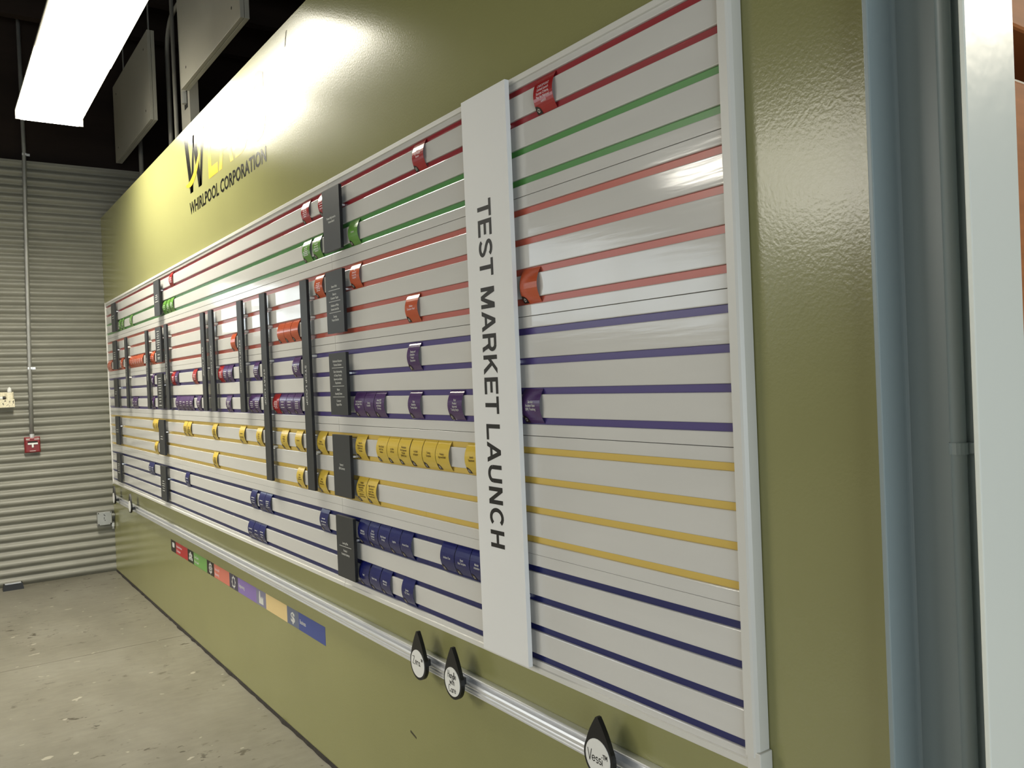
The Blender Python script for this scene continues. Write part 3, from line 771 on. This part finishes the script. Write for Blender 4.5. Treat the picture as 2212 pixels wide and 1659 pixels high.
def marker(cx, ztip, zbot, label, kind):
    yf = -.0620; yb = -.0500; hw = .0500; h = ztip-zbot; rc = hw; zc = zbot+rc
    t = thing('rail_marker', (cx, -.05, zc), label, 'marker', 'teardrop markers on the rail')
    pts = []
    d = ztip-zc; a = math.asin(rc/d)*.92
    for i in range(29):
        q = -PI/2 + a*0 + (PI/2-a+PI/2+0)*0
    th0 = PI/2-math.acos(rc/d)            # tangent from the tip to the round part
    A = math.acos(rc/d)
    n = 26
    for i in range(n+1):
        q = PI/2 - A - (2*PI-2*A)*i/n
        pts.append((cx+rc*math.cos(q), zc+rc*math.sin(q)))
    pr = pts[-1]; pl = pts[0]
    def bow(p0, p1, sgn):
        return [(p0[0]+(p1[0]-p0[0])*u+sgn*.0035*math.sin(PI*u), p0[1]+(p1[1]-p0[1])*u) for u in (.25, .5, .75)]
    tipl = (cx-.0035, ztip); tipr = (cx+.0035, ztip)
    poly = pts + bow(pts[-1], tipl, -1) + [tipl, tipr] + bow(tipr, pts[0], 1)
    MB().prism(poly, yf, yb).build('body', m_black, t)
    MB().box(cx-.014, cx+.014, -.0505, -.0235, ZR-.030, ZR-.010).build('rail_clip', m_black, t)
    R = .0425
    dc = MB().prism([(cx+R*math.cos(2*PI*i/32), zc+.001+R*math.sin(2*PI*i/32)) for i in range(32)], yf-.0012, yf).build('disc', m_white, t)
    b = MB(); y = yf-.0015
    if kind == 1:
        x = hand(b, 'Zera', cx-.006, y, zc-.004, .0135, .0011, .9); hand(b, 'TM', cx+.029, y, zc+.013, .0085, .0009, .65)
    elif kind == 2:
        hand(b, 'Handle', cx, y, zc+.011, .0115, .001, .78); hand(b, 'with', cx, y, zc-.007, .0105, .001, .85); hand(b, 'Care', cx, y, zc-.030, .0115, .001, .95)
    elif kind == 3:
        hand(b, 'Vessi', cx-.007, y, zc-.012, .014, .0011, 1.0); hand(b, 'TM', cx+.027, y, zc+.004, .0105, .001, .8)
    if kind: b.build('handwriting', m_ink, dc)
marker(-1.270, .769, .617, 'black teardrop marker with a white disc, left of the two close together', 1)
marker(-1.058, .770, .618, 'black teardrop marker reading Handle with Care under the tall white sign', 2)
marker(-.4075, .768, .624, 'black teardrop marker cut by the bottom edge of the photo', 3)
marker(-5.865, .780, .634, 'small far black teardrop marker on the rail clear of the corner', 0)
marker(-6.54, .785, .634, 'farthest black teardrop marker at the corner against the corrugated wall', 0)

# ------------------------------------------------------------------ vinyl legend on the wall
LX = [-4.834, -4.700, -4.394, -4.250, -3.954, -3.804, -3.510, -3.358, -3.0595, -2.914, -2.626, -2.482, -2.182]
LZ0, LZ1 = .489, .566
ICOLS = [srgb(34, 26, 22), srgb(26, 30, 18), srgb(44, 36, 34), srgb(70, 66, 84), srgb(128, 126, 150), srgb(100, 108, 132)]
NCOLS = [srgb(176, 44, 46), srgb(112, 160, 84), srgb(206, 118, 100), srgb(134, 112, 176), srgb(222, 196, 140), srgb(62, 78, 146)]
LLAB = ['red and black vinyl strip with a cup icon, far end of the legend', 'green and black vinyl strip with a white people icon', 'salmon and black vinyl strip with a white target gear icon', 'violet and charcoal vinyl strip with a plain white gear icon', 'tan and grey vinyl strip with a white factory icon', 'blue and slate vinyl strip with a dollar sign, near end of the legend']
def gear(cx, cz, r, y, hole, n=8):
    out = []
    for q in range(n*4):
        a = 2*PI*q/(n*4); rr = r if (q % 4) in (0, 1) else r*.8; out.append((cx+rr*math.cos(a), cz+rr*math.sin(a)))
    inn = [(cx+hole*math.cos(2*PI*q/(n*4)), cz+hole*math.sin(2*PI*q/(n*4))) for q in range(n*4)]
    N = n*4
    return [(x, y, z) for x, z in out+inn], [(i, (i+1) % N, N+(i+1) % N, N+i) for i in range(N)]
def disc(cx, cz, r, y, n=16): return [(cx+r*math.cos(2*PI*i/n), y, cz+r*math.sin(2*PI*i/n)) for i in range(n)], [tuple(range(n))]
for i in range(6):
    xa, xb, xc = LX[2*i], LX[2*i+1], LX[2*i+2]
    t = thing('legend_sticker', ((xa+xc)/2, -.001, (LZ0+LZ1)/2), LLAB[i], 'sticker', 'legend stickers under the rail')
    ip = MB().box(xa, xb, -.0006, 0, LZ0, LZ1).build('icon_panel', mat('legend_icon_%d' % i, ICOLS[i], .35, spec=.4), t)
    npan = MB().box(xb, xc, -.0006, 0, LZ0, LZ1).build('name_panel', mat('legend_name_%d' % i, NCOLS[i], .35, spec=.4), t)
    b = MB(); cx = (xa+xb)/2; cz = (LZ0+LZ1)/2; y = -.0009
    if i == 0:
        b.prism([(cx-.022, cz-.008), (cx+.022, cz-.008), (cx+.030, cz), (cx+.030, cz+.020), (cx+.014, cz+.026), (cx-.012, cz+.024), (cx-.030, cz+.022), (cx-.028, cz)], y, y+.0001)
    elif i == 1:
        for dx, dz, s in ((-.026, .004, .8), (.026, .004, .8), (0, .012, 1)):
            b.add(*disc(cx+dx, cz+dz+.004, .013*s, y-.0001))
            b.prism([(cx+dx-.024*s, cz+dz-.034*s), (cx+dx+.024*s, cz+dz-.034*s), (cx+dx+.018*s, cz+dz-.012*s), (cx+dx-.018*s, cz+dz-.012*s)], y-.0001, y)
    elif i == 2:
        b.add(*gear(cx, cz, .034, y, .020)); b.add(*gear(cx, cz, .013, y, .005))
    elif i == 3: b.add(*gear(cx, cz, .034, y, .021))
    elif i == 4:
        b.prism([(cx-.032, cz-.028), (cx+.032, cz-.028), (cx+.032, cz+.012), (cx+.018, cz-.002), (cx+.018, cz+.012), (cx+.004, cz-.002), (cx+.004, cz+.010), (cx-.010, cz-.002), (cx-.014, cz+.032), (cx-.026, cz+.032), (cx-.032, cz)], y, y+.0001)
    else: flat_text(b, '$', .03, cx, y, cz-.021, .044, width=.050)
    b.build('icon', m_white_print, ip)
    if LEG[i]:
        b = MB(); q = len(LEG[i])
        for j, s in enumerate(LEG[i]):
            vs, fs = text2d(s, LB, .016 if q > 1 else .019, maxw=.22)
            mn = min(a for a, _ in vs); z = cz+(.006 if q == 2 and j == 0 else (-.022 if q == 2 else -.008))
            b.add([(xb+.014+a-mn, y, z+c) for a, c in vs], fs)
        b.build('lettering', m_white_print if i != 0 and i != 2 else m_pale_print, npan)

# ------------------------------------------------------------------ wall lettering
m_gold = mat('gold_vinyl', srgb(232, 176, 40), .3, spec=.5)
m_blackv = mat('black_vinyl', srgb(14, 13, 11), .24, spec=.35)
lg = thing('wall_logo', (-3.3, 0, 2.7), 'black and gold vinyl lettering on the green wall under the lamp glare', 'lettering')
b = MB(); y = -.0008
def quad(*p): b.add([(x, y, z) for x, z in p], [(0, 1, 2, 3)])
# W: thick and thin strokes
quad((-4.040, 3.02), (-3.965, 3.02), (-3.885, 2.69), (-3.945, 2.69))
quad((-3.885, 2.69), (-3.935, 2.69), (-3.845, 3.00), (-3.815, 3.00))
quad((-3.865, 3.00), (-3.790, 3.00), (-3.700, 2.69), (-3.765, 2.69))
quad((-3.700, 2.69), (-3.750, 2.69), (-3.645, 3.03), (-3.610, 3.03))
b.build('letter_w', m_blackv, lg)
b = MB(); y = -.0014
sw = [(-4.03+.43*u, 2.750+.27*u**1.9-.03*math.sin(PI*u)) for u in [i/16 for i in range(17)]]
for i in range(16):
    (xa, za), (xb, zb) = sw[i], sw[i+1]; h0 = .005+.020*math.sin(PI*i/16); h1 = .005+.020*math.sin(PI*(i+1)/16)
    b.add([(xa, y, za-h0), (xb, y, zb-h1), (xb, y, zb+h1), (xa, y, za+h0)], [(0, 1, 2, 3)])
b.build('swoosh', m_gold, lg)
for ch, x0, x1 in (('L', -3.557, -3.385), ('A', -3.365, -3.115), ('B', -3.080, -2.880), ('S', -2.835, -2.620)):
    b = MB(); vs, fs = text2d(ch, .02, .305, width=x1-x0)
    b.add([((x0+x1)/2+a, -.0008, 2.700+c) for a, c in vs], fs)
    b.build('letter_%s' % ch.lower(), m_gold, lg)
def letters(body, bold, cx, y, z, height, width, m, parent):
    vs, fs = text2d(body, bold, height, width); par = list(range(len(vs)))
    def root(i):
        while par[i] != i: par[i] = par[par[i]]; i = par[i]
        return i
    for q in fs:
        for i in q[1:]: par[root(i)] = root(q[0])
    grp = {}
    for q in fs: grp.setdefault(root(q[0]), []).append(q)
    isl = sorted(grp.values(), key=lambda g: min(vs[i][0] for q in g for i in q))
    for gfs in isl:
        ids = sorted({i for q in gfs for i in q}); ix = {i: n for n, i in enumerate(ids)}
        MB().add([(cx+vs[i][0], y, z+vs[i][1]) for i in ids], [tuple(ix[i] for i in q) for q in gfs]).build('letter', m, parent)
letters('WHIRLPOOL CORPORATION', .022, -3.304, -.0008, 2.573, .070, 1.340, m_blackv, lg)
WR = bpy.data.objects['wall_right']
m_scuff = mat('grey_scuff', srgb(120, 116, 92), .6)
MB().prism([(-2.350, 2.985), (-2.340, 2.99), (-2.318, 3.045), (-2.330, 3.045)], -.0006, .0004).build('scuff', m_scuff, WR)
MB().prism([(-1.462, .372), (-1.420, .362), (-1.420, .368), (-1.46, .380)], -.0006, .0004).build('scuff', mat('dark_scuff', srgb(62, 58, 36), .6), WR)

# ------------------------------------------------------------------ strip lamp
lp = thing('strip_lamp', (-4.1, -.54, 3.5), 'long glowing strip lamp hanging from the dark ceiling', 'lamp')
for ml, x0, x1, dy in ((m_lens[0], -5.33, -4.118, .0), (m_lens[1], -4.110, -2.90, .004)):
    MB().extrude_x([(-.735-dy, 3.445), (-.715-dy, 3.400), (-.370+dy, 3.400), (-.350+dy, 3.445), (-.350+dy, 3.455), (-.735-dy, 3.455)], x0, x1).build('diffuser', ml, lp)
MB().extrude_x([(-.745, 3.456), (-.340, 3.456), (-.340, 3.47), (-.45, 3.53), (-.635, 3.53), (-.745, 3.47)], -5.335, -2.895).build('housing', m_box, lp)
MB().box(-5.338, -5.331, -.745, -.340, 3.402, 3.47).build('end_plate', m_box, lp)
MB().box(-2.899, -2.892, -.745, -.340, 3.402, 3.47).build('end_plate', m_box, lp)
for x in (-4.95, -4.35, -3.2):
    MB().tube([(x, -.5425, 3.53), (x, -.5425, 4.9)], .004, 6).build('suspension_cable', m_galv, lp)

# ------------------------------------------------------------------ hanging boxes, post and conduits above the wall
def panel_box(x0, x1, z0, z1, label):
    t = thing('hanging_panel', ((x0+x1)/2, .14, z0), label, 'panel')
    MB().box(x0, x1, .120, .143, z0, z1, .002).build('front_tray', m_box, t)
    MB().box(x0, x1, .145, .170, z0, z1, .002).build('back_tray', m_box, t)
    for x in (x0+.14, x1-.14):
        for z in (z0+.10, z1-.10):
            MB().tube([(x, .1195, z), (x, .1215, z)], .009, 8).build('bolt_hole', m_hole, t)
    for x in (x0+.2, x1-.2):
        MB().box(x-.012, x+.012, .172, .178, z0+.3, 4.9).build('hanger', m_galv, t)
panel_box(-4.53, -3.285, 3.488, 4.62, 'nearer flat grey metal panel box hung high above the green wall')
panel_box(-6.80, -5.42, 3.545, 4.20, 'farther flat grey metal panel box hung behind the strip lamp')
sp = thing('strut_post', (-4.95, .25, 2.9), 'grey steel strut channel post standing behind the green wall top', 'post')
q = [(-5.065, .25), (-4.835, .25), (-4.835, .31), (-4.85, .31), (-4.85, .265), (-5.05, .265), (-5.05, .31), (-5.065, .31)]
MB().add([(x, y, z) for z in (0.02, 4.9) for x, y in q], [(i, (i+1) % 8, 8+(i+1) % 8, 8+i) for i in range(8)]).build('channel', m_pipe, sp)
MB().box(-4.97, -4.885, .2485, .2515, 3.50, 3.62).build('slot_hole', m_hole, sp)
MB().tube([(-4.925, .246, 3.53), (-4.925, .246, 3.61)], .026, 8).build('bolt', m_galv, sp)
def conduit(name, pts, r, label):
    t = thing(name, pts[0], label, 'pipe')
    MB().tube(pts, r, 12).build('pipe', m_pipe, t, smooth=True)
    return t
bend = [(-5.86, .36, .02), (-5.86, .36, 4.2)] + [(-5.86+.25*(1-math.cos(a)), .36, 4.2+.25*math.sin(a)) for a in [PI/2*i/6 for i in range(1, 7)]] + [(-4.2, .36, 4.45)]
conduit('bent_conduit', bend, .017, 'thick grey conduit with a bend near the top, behind the green wall')
conduit('straight_conduit', [(-5.215, .25, .02), (-5.215, .25, 4.85)], .015, 'thin straight grey conduit between the bent conduit and the steel post')
conduit('short_conduit', [(-6.53, .27, .02), (-6.53, .27, 3.9)], .019, 'grey conduit showing below the farther hanging panel box')

# ------------------------------------------------------------------ things on the corrugated wall
XW = XL+AMP
lc = thing('wall_conduit', (XW+.014, -.592, 1.235), 'long thin conduit running down the corrugated wall to the red alarm', 'pipe')
MB().tube([(XW+.014, -.560, 4.85), (XW+.014, -.560, 3.6), (XW+.014, -.590, 1.9), (XW+.014, -.598, 1.232)], .0155, 12).build('pipe', m_galv, lc, smooth=True)
for z, yy in ((1.79, -.591), (3.57, -.560)):
    MB().box(XW, XW+.028, yy-.016, yy+.016, z-.010, z+.010, .002).box(XW, XW+.006, yy+.012, yy+.042, z-.010, z+.010).build('strap', m_alu, lc)
MB().lathe([(.018, 0), (.018, .03), (.013, .03)], XW+.014, -.598, 1.214, 10).build('fitting', m_alu, lc)

fa = thing('fire_alarm', (XW, -.598, 1.155), 'small red fire alarm pull station under the conduit on the corrugated wall', 'alarm')
ya, yb = -.652, -.545
MB().box(XW, XW+.022, ya-.004, yb+.004, 1.090, 1.222, .003).build('back_box', m_redbox, fa)
MB().box(XW+.022, XW+.044, ya, yb, 1.094, 1.214, .006).build('cover', m_redbox, fa)
xf = XW+.0445
MB().box(xf-.001, xf+.0006, ya+.018, yb-.018, 1.172, 1.186).build('finger_slot', m_hole, fa)
MB().box(xf, xf+.008, ya+.018, yb-.016, 1.158, 1.172, .002).box(xf, xf+.008, -.606, -.592, 1.134, 1.159, .002).build('pull_handle', m_white, fa)
b = MB()
for s, cy in (('FIRE', -.632), ('ALARM', -.568)):
    vs, fs = text2d(s, .02, .011, width=.026 if s == 'FIRE' else .036)
    b.add([(xf+.0008, cy+a, 1.196+c) for a, c in vs], fs)
b.box(xf, xf+.0008, -.622, -.578, 1.103, 1.107)
b.build('lettering', m_white_print, fa)

sh = thing('wall_caddy', (XW, -.90, 1.475), 'speckled cream caddy shelf on the corrugated wall at the left edge', 'shelf')
y0, y1 = -.925, -.716
m_sp = m_cream
MB().box(XW, XW+.006, y0, y1, 1.475, 1.60, .001).build('back_plate', m_sp, sh)
MB().box(XW, XW+.085, y0, y1, 1.475, 1.481, .001).build('bottom', m_sp, sh)
MB().box(XW+.081, XW+.086, y0, y1, 1.475, 1.540, .001).build('front_lip', m_sp, sh)
b = MB(); r = random.Random(5)
for i in range(16):
    yy = r.uniform(-.80, -.722); zz = r.uniform(1.484, 1.532); s = r.uniform(.0015, .004)
    b.box(XW+.086, XW+.0864, yy-s, yy+s, zz-s, zz+s)
b.build('dark_speckles', m_hole, sh)
bo = thing('spray_bottle', (XW+.045, -.743, 1.482), 'cream capped bottle standing in the caddy shelf', 'bottle')
MB().lathe([(.027, 0), (.028, .003), (.028, .105), (.022, .112)], XW+.045, -.746, 1.482, 18).build('bottle_body', m_cream, bo, smooth=True)
MB().lathe([(.016, .112), (.016, .130), (.013, .146), (.006, .156), (.002, .158)], XW+.045, -.746, 1.482, 14).build('cap', m_white, bo, smooth=True)
mk = thing('marker_pen', (XW+.05, -.82, 1.556), 'white marker pen with a black end lying across the caddy shelf', 'pen')
MB().tube([(XW+.05, -.90, 1.553), (XW+.05, -.797, 1.553)], .013, 12).build('barrel', m_white, mk)
MB().tube([(XW+.05, -.797, 1.553), (XW+.05, -.776, 1.553)], .0125, 12).build('pen_cap', m_black, mk)
MB().box(XW+.02, XW+.078, -.92, -.777, 1.482, 1.5395, .002).build('box_of_wipes', m_cream, None)
o = bpy.data.objects['box_of_wipes']; tag(o, 'low cream box standing in the caddy shelf under the marker pen', 'box')

ob = thing('outlet_box', (XW, -.084, .48), 'square grey metal electrical box low on the corrugated wall in the corner', 'box')
MB().box(XW, XW+.055, -.140, -.032, .424, .532, .002).build('box_body', m_galv, ob)
MB().box(XW+.055, XW+.060, -.143, -.029, .421, .535, .003).build('cover_plate', m_galv, ob)
b = MB()
for yy, zz, s in ((-.09, .510, .003), (-.084, .503, .003), (-.09, .484, .003), (-.084, .462, .003), (-.09, .474, .0025), (-.134, .429, .004), (-.038, .429, .005), (-.134, .526, .004), (-.038, .528, .003)):
    b.box(XW+.0595, XW+.0606, yy-s, yy+s, zz-s*1.3, zz+s*1.3)
b.build('slots', m_hole, ob)
MB().tube([(XW+.028, -.032, .497), (XW+.028, -.002, .497)], .014, 12).tube([(XW+.028, -.028, .497), (XW+.028, -.018, .497)], .018, 8).build('elbow', m_galv, ob)
sb = thing('conduit_stub', (XW+.03, -.016, .41), 'short metal pipe stub under the electrical box in the corner', 'pipe')
MB().tube([(XW+.012, -.014, .375), (XW+.012, -.014, .435)], .0115, 10).build('pipe', m_galv, sb)
MB().tube([(XW+.012, -.014, .395), (XW+.012, -.014, .425)], .0135, 10).build('coupling', m_alu, sb)

# ------------------------------------------------------------------ black block on the floor
wd = thing('door_wedge', (-6.84, -.79, 0), 'small black block lying on the floor against the corrugated wall', 'wedge')
MB().add([(-6.87, -.862, 0), (-6.79, -.862, 0), (-6.79, -.715, 0), (-6.87, -.715, 0), (-6.87, -.855, .045), (-6.80, -.855, .045), (-6.80, -.722, .048), (-6.87, -.722, .048)],
         [(0, 1, 2, 3), (4, 5, 6, 7), (0, 1, 5, 4), (1, 2, 6, 5), (2, 3, 7, 6), (3, 0, 4, 7)]).build('block', m_black, wd)
MB().box(-6.862, -6.815, -.845, -.732, .047, .051).build('top_strip', m_alu, wd)
